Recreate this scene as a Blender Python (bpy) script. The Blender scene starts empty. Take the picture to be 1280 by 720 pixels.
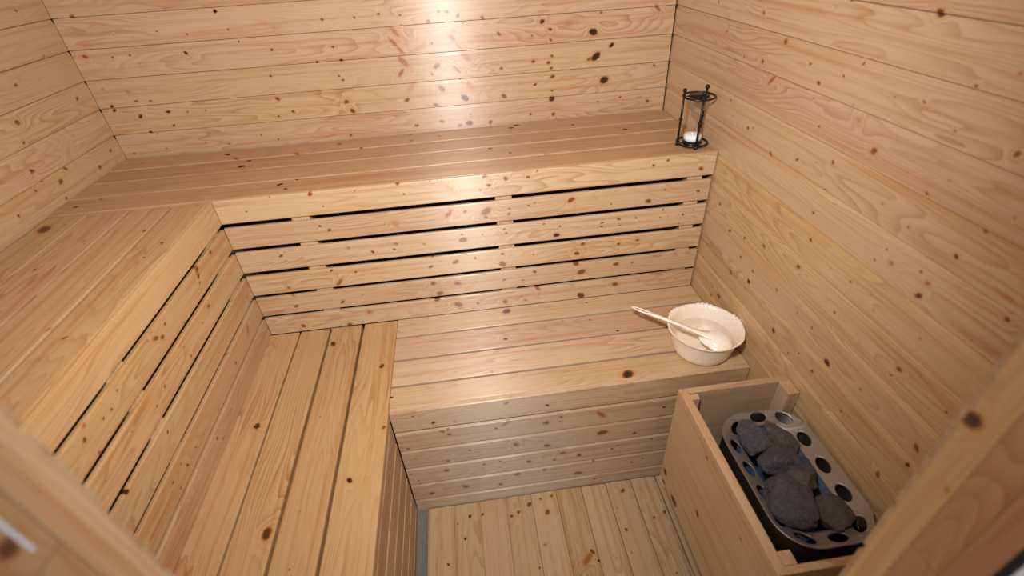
import bpy, bmesh, math, random
from mathutils import Vector, Matrix, noise

# ------------------------------------------------------------------ camera, light, exposure
scene = bpy.context.scene
COL = scene.collection

cam_data = bpy.data.cameras.new('camera')
cam = bpy.data.objects.new('camera', cam_data)
COL.objects.link(cam)
cam.location = (1.1706, -1.8193, 1.5989)
cam.rotation_euler = (0.9404, 0.0515, -0.1256)
cam_data.sensor_width = 36.0
cam_data.lens = 610.68 * 36.0 / 1280.0
cam_data.clip_start = 0.01
cam_data.dof.use_dof = True
cam_data.dof.focus_distance = 1.75
cam_data.dof.aperture_fstop = 2.4
scene.camera = cam

world = bpy.data.worlds.new('world')
scene.world = world
world.use_nodes = True
bg = world.node_tree.nodes['Background']
bg.inputs['Color'].default_value = (0.86, 0.93, 1.0, 1)
bg.inputs['Strength'].default_value = 0.75


def area_light(name, loc, target, sx, sy, power, color):
    d = bpy.data.lights.new(name, 'AREA')
    d.shape = 'RECTANGLE'
    d.size, d.size_y, d.energy, d.color = sx, sy, power, color
    o = bpy.data.objects.new(name, d)
    COL.objects.link(o)
    o.location = loc
    o.rotation_euler = (Vector(target) - Vector(loc)).to_track_quat('-Z', 'Y').to_euler()
    return o


# added weak cool fill, unseen behind the camera, for the open doorway
area_light('doorway_fill', (1.42, -3.6, 0.80), (1.42, 0, 0.80), 0.95, 1.2, 4, (0.90, 0.95, 1.0))
# added unseen spot near the camera, like a flash; its cone spares the jambs
lamp = bpy.data.lights.new('flash_spot', 'SPOT')
lamp.energy, lamp.color, lamp.shadow_soft_size = 106, (1.0, 0.98, 0.95), 0.05
lamp.spot_size, lamp.spot_blend = math.radians(156), 1.0
lamp_ob = bpy.data.objects.new('flash_spot', lamp)
COL.objects.link(lamp_ob)
lamp_ob.location = (1.16, -1.55, 1.72)
lamp_ob.rotation_euler = (Vector((1.02, -0.3, 1.12)) - lamp_ob.location).to_track_quat('-Z', 'Y').to_euler()

vs = scene.view_settings
vs.view_transform = 'Standard'
vs.look = 'None'
vs.gamma = 1
vs.use_curve_mapping = False
vs.exposure = 0.0

# ------------------------------------------------------------------ measures (metres)
W, ZU, ZL, ZD = 1.952, 1.0228, 0.5175, 0.02     # room width, upper bench, lower bench, deck
YU, XL, X2, Y2 = -0.4523, 0.4509, 0.883, -0.8732  # riser planes and lower bench edges
YD = -1.589                                     # inner face of the door wall
ZC = 2.05                                       # ceiling
DX0, DX1, DZ = 0.886, 1.573, 1.93               # door opening

# knots seen on the boards: (first, second plane coordinate, radius, darkness)
KNOTS = {
    'back': [(0.469,1.448,0.0053,1),(0.059,1.461,0.005,0.55),(0.098,1.433,0.0016,0.55),(0.15,1.406,0.0016,0.55),(0.204,1.396,0.0016,0.55),(0.278,1.406,0.0021,0.55),(0.362,1.392,0.0027,0.55),(0.489,1.397,0.0027,0.55),(0.508,1.361,0.003,0.55),(0.337,1.34,0.005,1),(0.208,1.337,0.002,0.55),(0.201,1.314,0.0027,0.55),(0.169,1.346,0.003,0.55),(0.116,1.344,0.0033,0.55),(0.111,1.318,0.0027,0.55),(0.038,1.351,0.006,0.55),(0.038,1.305,0.0027,0.55),(0.264,1.318,0.002,0.55),(0.04,1.254,0.0045,0.3),(0.111,1.239,0.006,0.3),(0.122,1.209,0.004,0.55),(0.167,1.207,0.0032,0.55),(0.207,1.219,0.003,0.55),(0.204,1.246,0.0027,0.55),(0.342,1.216,0.003,0.55),(0.041,1.199,0.0045,1),(0.041,1.186,0.0045,1),(0.113,1.16,0.006,0.8),(0.206,1.167,0.0053,0.8),(0.267,1.161,0.003,0.55),(0.324,1.161,0.002,0.55),(0.204,1.122,0.004,0.55),(0.121,1.107,0.0045,1),(0.139,1.099,0.0022,0.55),(0.035,1.039,0.003,0.55),(0.146,1.046,0.003,0.55),(0.281,1.054,0.0016,0.55),(0.358,1.042,0.003,0.55),(0.496,1.271,0.0032,0.55),(0.781,1.405,0.0045,0.55),(0.882,1.404,0.0033,0.55),(0.96,1.408,0.004,0.55),(1.026,1.4,0.004,0.55),(1.026,1.374,0.003,0.55),(1.113,1.377,0.006,0.55),(1.151,1.403,0.004,0.55),(1.176,1.4,0.006,0.55),(1.211,1.387,0.006,0.55),(1.291,1.374,0.007,0.55),(1.224,1.364,0.003,0.55),(1.097,1.331,0.0027,0.55),(1.116,1.311,0.004,0.55),(0.794,1.324,0.004,0.55),(0.852,1.346,0.003,0.55),(0.601,1.33,0.0042,0.55),(0.569,1.308,0.0027,0.55),(0.811,1.283,0.0053,0.8),(0.79,1.235,0.0033,0.55),(0.8,1.221,0.004,0.55),(0.732,1.283,0.004,1),(0.917,1.285,0.0027,1),(0.571,1.252,0.004,0.55),(0.57,1.178,0.0063,0.55),(0.795,1.15,0.0074,0.55),(0.808,1.118,0.008,0.55),(0.608,1.133,0.005,0.55),(0.555,1.121,0.0037,0.55),(0.756,1.12,0.002,0.55),(0.866,1.136,0.002,0.55),(0.924,1.136,0.002,0.55),(0.476,1.062,0.0033,0.55),(0.781,1.033,0.0042,0.55),(0.529,1.042,0.003,0.55),(0.646,1.041,0.0016,0.55),(1.022,1.047,0.006,0.55),(1.115,1.053,0.007,0.55),(1.178,1.033,0.007,0.55),(1.213,1.038,0.0095,0.7),(1.291,1.035,0.0074,0.55),(1.219,1.068,0.003,0.55),(1.101,1.114,0.006,0.55),(1.206,1.128,0.011,0.7),(1.129,1.166,0.0095,0.55),(1.003,1.138,0.007,0.55),(1.122,1.241,0.009,0.55),(1.102,1.216,0.004,0.55),(1.343,1.216,0.006,0.55),(1.341,1.324,0.006,0.55),(1.346,1.123,0.007,0.55),(1.196,1.192,0.004,0.55),(1,1.354,0.0137,0.33),(0.99,1.323,0.01,0.5),(1.008,1.299,0.0093,0.4),(1.012,1.262,0.015,0.4),(0.999,1.229,0.01,0.5),(1.025,1.181,0.015,0.22),(1.191,1.342,0.0073,0.3),(1.184,1.323,0.01,0.5),(1.202,1.298,0.0097,0.35),(1.222,1.263,0.015,0.35),(1.19,1.223,0.011,0.5),(1.222,1.177,0.015,0.25),(1.886,1.365,0.0095,0.5),(1.489,1.351,0.007,0.8),(1.454,1.31,0.0033,0.55),(1.516,1.326,0.0053,0.55),(1.518,1.293,0.004,0.55),(1.691,1.364,0.004,0.55),(1.666,1.307,0.012,1),(1.733,1.261,0.007,1),(1.679,1.229,0.012,1),(1.656,1.222,0.008,0.5),(1.713,1.148,0.013,0.9),(1.522,1.242,0.005,0.55),(1.456,1.23,0.006,0.55),(1.51,1.222,0.0063,0.55),(1.52,1.203,0.005,0.55),(1.524,1.175,0.007,0.55),(1.461,1.153,0.005,0.55),(1.522,1.127,0.005,0.55),(1.522,1.099,0.01,0.8),(1.778,1.082,0.004,0.55),(1.694,1.073,0.003,0.55),(1.885,1.06,0.006,0.55),(1.527,1.043,0.007,0.55),(1.441,1.05,0.005,0.55),(1.896,1.183,0.004,0.55)],
    'riser_back': [(0.724,1.017,0.0056,0.55),(0.976,1.023,0.0056,0.55),(0.85,1.014,0.0028,0.55),(0.751,0.974,0.0025,0.55),(0.988,0.988,0.0025,0.55),(0.611,1.02,0.0021,0.55),(1.231,1.018,0.0063,0.55),(1.293,1.005,0.0066,0.55),(1.361,1.002,0.0049,0.55),(1.241,0.989,0.0063,0.55),(1.214,0.977,0.0031,0.55),(1.122,0.994,0.0126,0.25),(1.07,1.02,0.0019,0.55),(1.388,1.019,0.0021,0.55),(0.533,0.983,0.0025,0.55),(1.111,0.908,0.0105,0.5),(1.226,0.903,0.0131,0.55),(1.296,0.886,0.0038,0.55),(1.36,0.909,0.0031,0.55),(1.161,0.91,0.0037,0.55),(0.723,1.015,0.0047,0.55),(0.723,0.912,0.004,0.55),(0.746,0.895,0.005,0.55),(1.222,0.883,0.006,0.55),(1.162,0.911,0.005,0.55),(1.299,0.905,0.0037,0.55),(0.944,0.897,0.008,0.25),(0.579,0.824,0.005,0.55),(0.787,0.827,0.0052,0.4),(0.856,0.803,0.005,0.55),(0.934,0.823,0.006,0.4),(0.926,0.804,0.004,0.55),(1.02,0.812,0.0045,0.4),(1.145,0.811,0.0105,0.55),(1.143,0.831,0.0037,0.55),(1.284,0.818,0.0047,0.55),(1.278,0.834,0.0037,0.55),(1.207,0.823,0.0022,0.55),(0.566,0.703,0.0067,0.5),(0.714,0.751,0.005,0.55),(0.727,0.702,0.0116,0.5),(0.788,0.736,0.0042,0.55),(1.028,0.724,0.006,0.55),(1.112,0.732,0.0084,0.55),(1.042,0.764,0.0063,0.55),(1.265,0.703,0.011,0.55),(1.267,0.742,0.0053,0.55),(1.176,0.738,0.004,0.55),(0.57,0.67,0.006,0.4),(0.567,0.628,0.006,0.55),(0.718,0.623,0.006,0.55),(0.789,0.644,0.0022,0.55),(1.043,0.612,0.01,0.55),(1.027,0.657,0.008,0.55),(1.108,0.645,0.0095,0.55),(1.266,0.637,0.0047,0.55),(1.17,0.642,0.0022,0.55),(0.565,0.542,0.0075,0.55),(0.717,0.523,0.0095,0.55),(0.794,0.568,0.008,0.4),(1.031,0.588,0.0089,0.6),(1.1,0.555,0.012,0.55),(1.264,0.543,0.0084,0.55),(1.168,0.55,0.0042,0.55),(0.988,0.518,0.003,0.55),(1.494,0.912,0.009,0.55),(1.747,0.879,0.0084,0.55),(1.379,0.916,0.003,0.55),(1.624,0.883,0.003,0.55),(1.448,0.791,0.008,0.9),(1.599,0.819,0.004,0.55),(1.653,0.827,0.005,0.55),(1.66,0.802,0.0027,0.55),(1.712,0.824,0.003,0.55),(1.459,0.823,0.003,0.55),(1.597,0.805,0.0032,0.55),(1.407,0.837,0.003,0.55),(1.537,0.746,0.0067,0.55),(1.518,0.712,0.008,0.55),(1.37,0.726,0.0033,0.55),(1.661,0.731,0.0053,0.55),(1.725,0.738,0.005,0.55),(1.516,0.672,0.0105,0.55),(1.536,0.634,0.0116,0.55),(1.372,0.656,0.0063,0.55),(1.658,0.65,0.008,0.55),(1.715,0.648,0.004,0.55),(1.33,0.628,0.003,0.55),(1.38,0.587,0.01,0.5),(1.537,0.532,0.012,0.7),(1.661,0.564,0.01,0.55),(1.336,0.54,0.004,0.55),(1.75,0.999,0.0047,0.55),(1.794,1.011,0.0042,0.55),(1.905,0.973,0.0069,0.55),(1.921,1.018,0.0016,0.55),(1.749,0.879,0.0063,0.55),(1.909,0.897,0.005,0.55),(1.797,0.913,0.0026,0.55),(1.805,0.882,0.0016,0.55),(1.8,0.843,0.0035,0.55),(1.871,0.817,0.0042,0.55),(1.794,0.816,0.0026,0.55),(1.905,0.83,0.0016,0.55),(1.82,0.815,0.002,0.55),(1.862,0.783,0.003,0.55)],
    'low_back': [(1.265,-0.474,0.0137,0.7),(1.552,-0.48,0.0032,1),(1.447,-0.565,0.0032,0.55),(1.539,-0.575,0.0032,0.55),(1.614,-0.645,0.0037,1),(1.586,-0.84,0.0158,0.8),(1.244,-0.618,0.0066,1),(1.036,-0.574,0.0016,0.55),(1.241,-0.562,0.0017,0.55),(1.188,-0.758,0.0052,0.35),(1.377,-0.55,0.0016,0.55),(0.886,-0.81,0.004,0.8)],
    'low_front': [(0.948,0.496,0.0037,0.55),(1,0.458,0.006,0.8),(1.059,0.449,0.0027,0.55),(1.217,0.5,0.0042,0.55),(1.038,0.394,0.006,0.55),(1.02,0.411,0.0053,0.55),(1.037,0.419,0.004,0.55),(0.908,0.352,0.0052,0.55),(1.093,0.382,0.0027,0.55),(1.179,0.392,0.0052,0.55),(1.212,0.413,0.012,0.4),(0.923,0.299,0.003,0.55),(1.089,0.304,0.004,0.55),(1.018,0.266,0.0052,0.55),(0.894,0.224,0.0045,0.55),(0.913,0.185,0.0033,0.55),(1.007,0.218,0.0084,0.55),(1.128,0.223,0.0052,0.55),(1.18,0.227,0.0033,0.55),(0.943,0.102,0.0084,0.55),(1.056,0.115,0.01,0.55),(1.174,0.098,0.0074,0.55),(1.336,0.467,0.0045,0.9),(1.316,0.532,0.003,0.55),(1.333,0.386,0.0095,0.55),(1.375,0.383,0.004,0.55),(1.379,0.404,0.0045,0.55),(1.503,0.391,0.0126,0.5),(1.703,0.384,0.0053,0.55),(1.235,0.301,0.009,0.55),(1.334,0.274,0.0084,0.55),(1.513,0.301,0.0126,0.55),(1.62,0.275,0.0063,0.55),(1.385,0.223,0.0075,0.55),(1.274,0.202,0.008,0.55),(1.44,0.199,0.0074,0.55),(1.55,0.207,0.0053,0.55),(1.683,0.231,0.0037,0.55),(1.571,0.223,0.004,0.55),(1.358,0.193,0.0053,0.55),(1.441,0.098,0.0105,0.55),(1.232,0.141,0.0095,0.55),(1.324,0.146,0.0063,0.55),(1.49,0.155,0.0037,0.55),(1.626,0.115,0.0042,0.55),(1.662,0.129,0.004,0.55),(1.499,0.049,0.0042,0.55),(1.289,0.064,0.002,0.55)],
    'low_left': [(0.846,-0.674,0.008,0.75),(0.673,-0.538,0.0084,0.8),(0.516,-0.852,0.008,0.9),(0.63,-1.176,0.0113,0.7),(0.801,-1.067,0.006,1),(0.688,-0.847,0.002,0.9),(0.702,-1.265,0.0019,0.55),(0.694,-1.133,0.003,0.3),(0.873,-0.916,0.0063,0.55),(0.509,-0.853,0.004,0.8)],
    'riser_left': [(-1.183,0.911,0.0047,0.55),(-1.167,0.93,0.0042,0.4),(-1.129,0.903,0.0028,0.55),(-1.178,0.868,0.0028,0.55),(-1.104,0.9,0.0024,0.55),(-1.1,0.828,0.0019,0.55),(-1.015,0.804,0.003,0.55),(-0.966,0.814,0.0037,0.55),(-1.07,0.915,0.0022,0.55),(-1.032,0.738,0.0028,1),(-1.19,0.757,0.0042,1),(-1.053,0.679,0.0047,0.4),(-0.948,0.624,0.0019,0.55),(-1.042,0.628,0.0047,0.55),(-1.093,0.615,0.0033,0.55),(-0.86,0.611,0.0033,0.55),(-1.191,0.686,0.0028,1),(-0.993,0.629,0.003,0.55),(-1.055,0.651,0.0024,0.55),(-1.1,0.648,0.0037,0.55),(-0.919,0.567,0.0037,0.55),(-0.902,0.542,0.0037,0.55),(-0.658,0.928,0.0085,0.55),(-0.666,0.912,0.006,0.55),(-0.567,0.925,0.006,0.55),(-0.675,0.897,0.0037,0.55),(-0.806,0.868,0.0038,0.4),(-0.892,0.897,0.0052,0.55),(-0.911,0.91,0.0066,0.55),(-0.863,0.912,0.0037,0.55),(-0.688,0.829,0.0057,0.55),(-0.849,0.828,0.0024,0.55),(-0.844,0.792,0.0033,0.55),(-0.744,0.817,0.003,0.55),(-0.7,0.628,0.0045,0.55),(-0.712,0.677,0.0047,0.55),(-0.569,0.644,0.0094,0.4)],
    'up_left': [(0.045,-0.524,0.0169,0.6),(0.197,-0.618,0.0033,0.55),(0.157,-0.741,0.0045,0.55),(0.333,-0.595,0.004,1),(0.412,-0.673,0.0037,0.55),(0.4,-0.739,0.0037,0.55),(0.386,-1.024,0.0045,0.55),(0.477,-1.087,0.0053,0.55),(0.487,-1.066,0.0016,0.55),(0.469,-0.945,0.0019,0.55),(0.337,-0.99,0.004,0.4),(0.468,-1.229,0.002,0.55),(0.502,-1.262,0.0038,1)],
    'left': [(-0.272,1.333,0.0045,0.55),(-0.341,1.254,0.0075,0.55),(-0.361,1.206,0.0045,0.55),(-0.391,1.138,0.006,0.55),(-0.276,1.098,0.0057,0.55),(-0.143,1.049,0.0057,0.55),(-0.076,1.246,0.0057,0.55),(-0.055,1.072,0.0057,0.55),(-0.42,1.092,0.0037,0.55),(-0.114,1.376,0.0057,0.4),(-0.121,1.493,0.0045,0.55),(-0.322,1.077,0.0075,0.55),(-0.233,1.133,0.0113,0.15),(-0.362,1.207,0.0025,0.55),(-0.394,1.134,0.0045,0.55),(-0.145,1.05,0.005,0.55),(-0.327,1.074,0.005,0.55),(-0.339,1.031,0.004,0.55),(-0.515,1.063,0.004,0.55),(-0.421,1.091,0.003,0.55),(-0.38,1.102,0.0045,0.4)],
    'up_back': [(0.08,-0.062,0.004,0.55),(0.161,-0.283,0.0025,0.55),(0.1,-0.353,0.004,1),(0.038,-0.339,0.0035,1),(0.051,-0.393,0.0053,1),(0.01,-0.11,0.0028,0.55),(0.228,-0.373,0.0028,0.55),(0.054,-0.46,0.0027,0.55),(0.408,-0.105,0.0095,0.5),(0.451,-0.188,0.0084,1),(0.462,-0.139,0.0053,1),(0.365,-0.056,0.0074,1),(0.747,-0.053,0.0056,0.55),(0.612,-0.111,0.0099,0.4),(1.001,-0.089,0.0059,0.55),(1.1,-0.067,0.0056,0.55),(0.994,-0.02,0.0049,0.55),(1.11,-0.14,0.004,0.55),(1.267,-0.239,0.0056,1),(1.327,-0.295,0.005,1),(1.361,-0.049,0.0079,1),(1.389,-0.028,0.0059,1),(1.41,-0.344,0.0031,1),(0.83,-0.114,0.0056,0.55),(0.665,-0.346,0.0049,1),(0.621,-0.373,0.0069,1),(0.647,-0.411,0.0049,1),(0.46,-0.141,0.0056,1),(0.453,-0.183,0.0069,1),(1.077,-0.258,0.0025,0.55),(0.953,-0.159,0.003,0.55),(0.762,-0.288,0.0019,0.55),(1.582,-0.079,0.0045,1),(1.746,-0.178,0.0074,1),(1.839,-0.199,0.0037,0.55),(1.382,-0.027,0.0074,1),(1.41,-0.341,0.003,1)],
    'right': [(-0.645,1.358,0.006,0.55),(-0.863,1.33,0.003,0.55),(-0.797,1.301,0.0052,0.55),(-0.754,1.331,0.003,0.55),(-0.902,1.36,0.0028,0.55),(-1.063,1.332,0.0027,0.55),(-1.137,1.307,0.0023,0.55),(-1.241,1.307,0.005,0.55),(-1.024,1.459,0.0071,0.7),(-1.189,1.404,0.0027,0.4),(-0.94,1.265,0.0075,0.25),(-1.003,1.225,0.0073,0.55),(-1.002,1.324,0.0017,0.55),(-1.137,1.374,0.003,0.55),(-0.795,1.268,0.0019,0.55),(-0.913,1.287,0.0016,0.55),(-0.627,1.269,0.0089,0.5),(-0.701,1.106,0.006,0.55),(-0.803,1.132,0.0037,0.55),(-0.913,1.168,0.0038,0.55),(-0.865,1.148,0.0019,0.55),(-0.917,1.106,0.003,0.55),(-0.781,1.443,0.0023,0.3),(-0.817,1.457,0.002,0.55),(-0.838,1.22,0.003,0.55),(-1.167,1.236,0.0027,0.25),(-1.141,1.201,0.0027,0.55),(-1.255,1.19,0.0033,0.55),(-1.238,1.133,0.004,0.7),(-1.068,1.146,0.0016,0.55),(-1.138,1.134,0.0019,0.55),(-1.283,1.228,0.0027,0.4),(-1.198,1.076,0.0028,0.55),(-1.214,1.036,0.0057,0.6),(-1.219,1.065,0.0047,0.4),(-1.35,1.091,0.0042,0.55),(-1.117,1.074,0.0019,0.55),(-0.918,0.904,0.006,0.55),(-0.907,1.045,0.0037,0.55),(-0.927,0.985,0.0045,0.55),(-0.785,0.968,0.0019,0.55),(-1.011,0.961,0.0017,0.55),(-1.072,0.967,0.003,0.55),(-1.066,0.879,0.0037,0.55),(-1.148,0.95,0.0016,0.55),(-1.255,0.969,0.0033,0.35),(-1.138,1.056,0.006,0.35),(-1.025,0.799,0.003,0.55),(-1.101,0.757,0.0089,0.9),(-0.91,0.691,0.0067,0.9),(-1.074,0.702,0.0045,0.55),(-0.874,0.802,0.0037,0.55),(-0.985,0.678,0.0022,0.55),(-1.017,0.708,0.003,0.55),(-1.251,0.883,0.0024,0.55),(-0.966,0.799,0.0022,0.55),(-1.103,1.041,0.0024,0.55),(-0.521,0.88,0.0053,0.55),(-0.69,0.79,0.0045,0.55),(-0.752,0.746,0.0067,0.9),(-0.661,0.717,0.0074,0.55),(-0.761,0.785,0.0037,0.55),(-0.776,0.878,0.0052,0.55),(-0.685,0.851,0.0037,0.55),(-0.585,0.572,0.006,0.55),(-0.631,0.601,0.0084,0.55),(-0.603,0.83,0.0045,0.55),(-0.366,1.339,0.006,0.4),(-0.46,1.178,0.0037,0.55),(-0.572,1.302,0.006,0.55),(-0.482,1.296,0.003,0.55),(-0.546,0.999,0.003,0.55),(-0.576,1.134,0.0045,0.55),(-0.365,1.145,0.006,0.4),(-0.53,1.405,0.0037,0.55),(-0.29,1.405,0.0045,0.55),(-0.458,1.089,0.0022,0.55),(-0.491,1.142,0.0022,0.55),(-0.6,1.142,0.003,0.55),(-1.351,0.779,0.0063,0.55),(-1.355,0.732,0.0049,0.8),(-1.321,0.648,0.006,0.55),(-1.186,0.688,0.0036,0.55),(-1.251,0.886,0.005,0.55),(-1.242,0.862,0.0025,0.55),(-1.202,0.777,0.0025,0.55),(-1.357,0.888,0.0025,0.55)],
    'deck': [(1.059,-0.924,0.0053,1),(1.101,-0.924,0.0038,1),(1.04,-0.997,0.0042,1),(1.018,-0.944,0.0027,0.55),(0.984,-1.069,0.0036,0.9),(1.222,-0.935,0.005,0.55),(1.198,-0.945,0.0051,0.55),(1.303,-0.899,0.0039,0.55),(1.343,-0.894,0.0053,0.55),(1.319,-0.949,0.0084,0.55),(1.263,-0.913,0.0071,0.55),(1.415,-1.116,0.0169,0.4),(1.434,-1.098,0.0067,0.55),(1.292,-1.055,0.0057,0.4),(1.263,-1.12,0.0034,0.55),(1.447,-1.125,0.0031,1),(1.59,-0.913,0.0071,0.55),(1.559,-1.047,0.0059,0.55),(1.553,-0.971,0.0022,0.55),(1.661,-1.021,0.005,0.55),(1.702,-1.008,0.0057,0.55),(1.55,-0.872,0.0044,0.55),(1.667,-1.197,0.0028,0.55),(1.554,-1.118,0.0025,0.55),(1.495,-1.12,0.0017,0.55)],
    'box': [(-1.03,0.29,0.010,0.8),(-1.105,0.262,0.013,0.75),(-1.034,0.242,0.008,0.9),(-1.213,0.383,0.0079,0.7),(-1.187,0.582,0.0048,0.55),(-1.292,0.598,0.0032,0.55),(-1.185,0.582,0.004,0.55),(-1.359,0.546,0.0032,0.55)],
    'jamb_right': [(-1.6,1.245,0.0085,0.75),(-1.6175,1.168,0.0028,0.45)],
    'jamb_left': [(-1.6425,1.326,0.007,0.6)],
}
SURF = {
    'back': lambda b, c: Vector((b, 0, c)), 'left': lambda b, c: Vector((0, b, c)), 'right': lambda b, c: Vector((W, b, c)),
    'riser_back': lambda b, c: Vector((b, YU, c)), 'riser_left': lambda b, c: Vector((XL, b, c)),
    'low_back': lambda b, c: Vector((b, c, ZL)), 'low_left': lambda b, c: Vector((b, c, ZL)), 'low_front': lambda b, c: Vector((b, Y2, c)),
    'up_back': lambda b, c: Vector((b, c, ZU)), 'up_left': lambda b, c: Vector((b, c, ZU)),
    'jamb_right': lambda b, c: Vector((DX1, b, c)), 'jamb_left': lambda b, c: Vector((DX0, b, c)),
    'deck': lambda b, c: Vector((b, c, ZD)), 'box': lambda b, c: Vector((1.658, b, c)),
}
AX, AY, AZ = Vector((1, 0, 0)), Vector((0, 1, 0)), Vector((0, 0, 1))
rng = random.Random(7)


# ------------------------------------------------------------------ node helper
class NT:
    def __init__(self, name):
        self.m = bpy.data.materials.new(name)
        self.m.use_nodes = True
        self.t = self.m.node_tree
        self.b = self.t.nodes['Principled BSDF']

    def n(self, kind, **kw):
        nd = self.t.nodes.new(kind)
        for k, v in kw.items():
            setattr(nd, k, v)
        return nd

    def put(self, sock, v):
        if isinstance(v, bpy.types.NodeSocket):
            self.t.links.new(v, sock)
        elif v is not None:
            sock.default_value = v

    def math(self, op, a, b=None, c=None, clamp=False):
        nd = self.n('ShaderNodeMath', operation=op, use_clamp=clamp)
        for i, v in enumerate((a, b, c)):
            self.put(nd.inputs[i], v)
        return nd.outputs[0]

    def vec(self, op, a, b=None, out=0):
        nd = self.n('ShaderNodeVectorMath', operation=op)
        self.put(nd.inputs[0], a)
        if b is not None:
            self.put(nd.inputs[1], b)
        return nd.outputs[out]

    def scale(self, a, s):
        nd = self.n('ShaderNodeVectorMath', operation='SCALE')
        self.put(nd.inputs[0], a)
        self.put(nd.inputs['Scale'], s)
        return nd.outputs[0]

    def noise(self, v, scale, detail=2.0, rough=0.5, out='Fac'):
        nd = self.n('ShaderNodeTexNoise')
        self.put(nd.inputs['Vector'], v)
        nd.inputs['Scale'].default_value = scale
        nd.inputs['Detail'].default_value = detail
        nd.inputs['Roughness'].default_value = rough
        return nd.outputs[out]

    def ramp(self, f, stops):
        nd = self.n('ShaderNodeValToRGB')
        el = nd.color_ramp.elements
        while len(el) < len(stops):
            el.new(0.5)
        for e, (p, c) in zip(el, stops):
            e.position, e.color = p, (c[0], c[1], c[2], 1)
        self.put(nd.inputs[0], f)
        return nd.outputs[0]

    def mix(self, f, a, b, mode='MIX'):
        nd = self.n('ShaderNodeMix', data_type='RGBA', blend_type=mode)
        self.put(nd.inputs[0], f)
        self.put(nd.inputs[6], a)
        self.put(nd.inputs[7], b)
        return nd.outputs[2]

    def smooth(self, v, a, b, lo, hi):
        nd = self.n('ShaderNodeMapRange', interpolation_type='SMOOTHSTEP')
        for i, x in enumerate((v, a, b, lo, hi)):
            self.put(nd.inputs[i], x)
        return nd.outputs[0]

    def bump(self, h, strength, dist):
        nd = self.n('ShaderNodeBump')
        nd.inputs['Strength'].default_value = strength
        nd.inputs['Distance'].default_value = dist
        self.put(nd.inputs['Height'], h)
        self.t.links.new(nd.outputs[0], self.b.inputs['Normal'])


def C4(r, g, b):
    def l(c):
        c /= 255.0
        return c / 12.92 if c <= 0.04045 else ((c + 0.055) / 1.055) ** 2.4
    return (l(r), l(g), l(b), 1.0)


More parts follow.
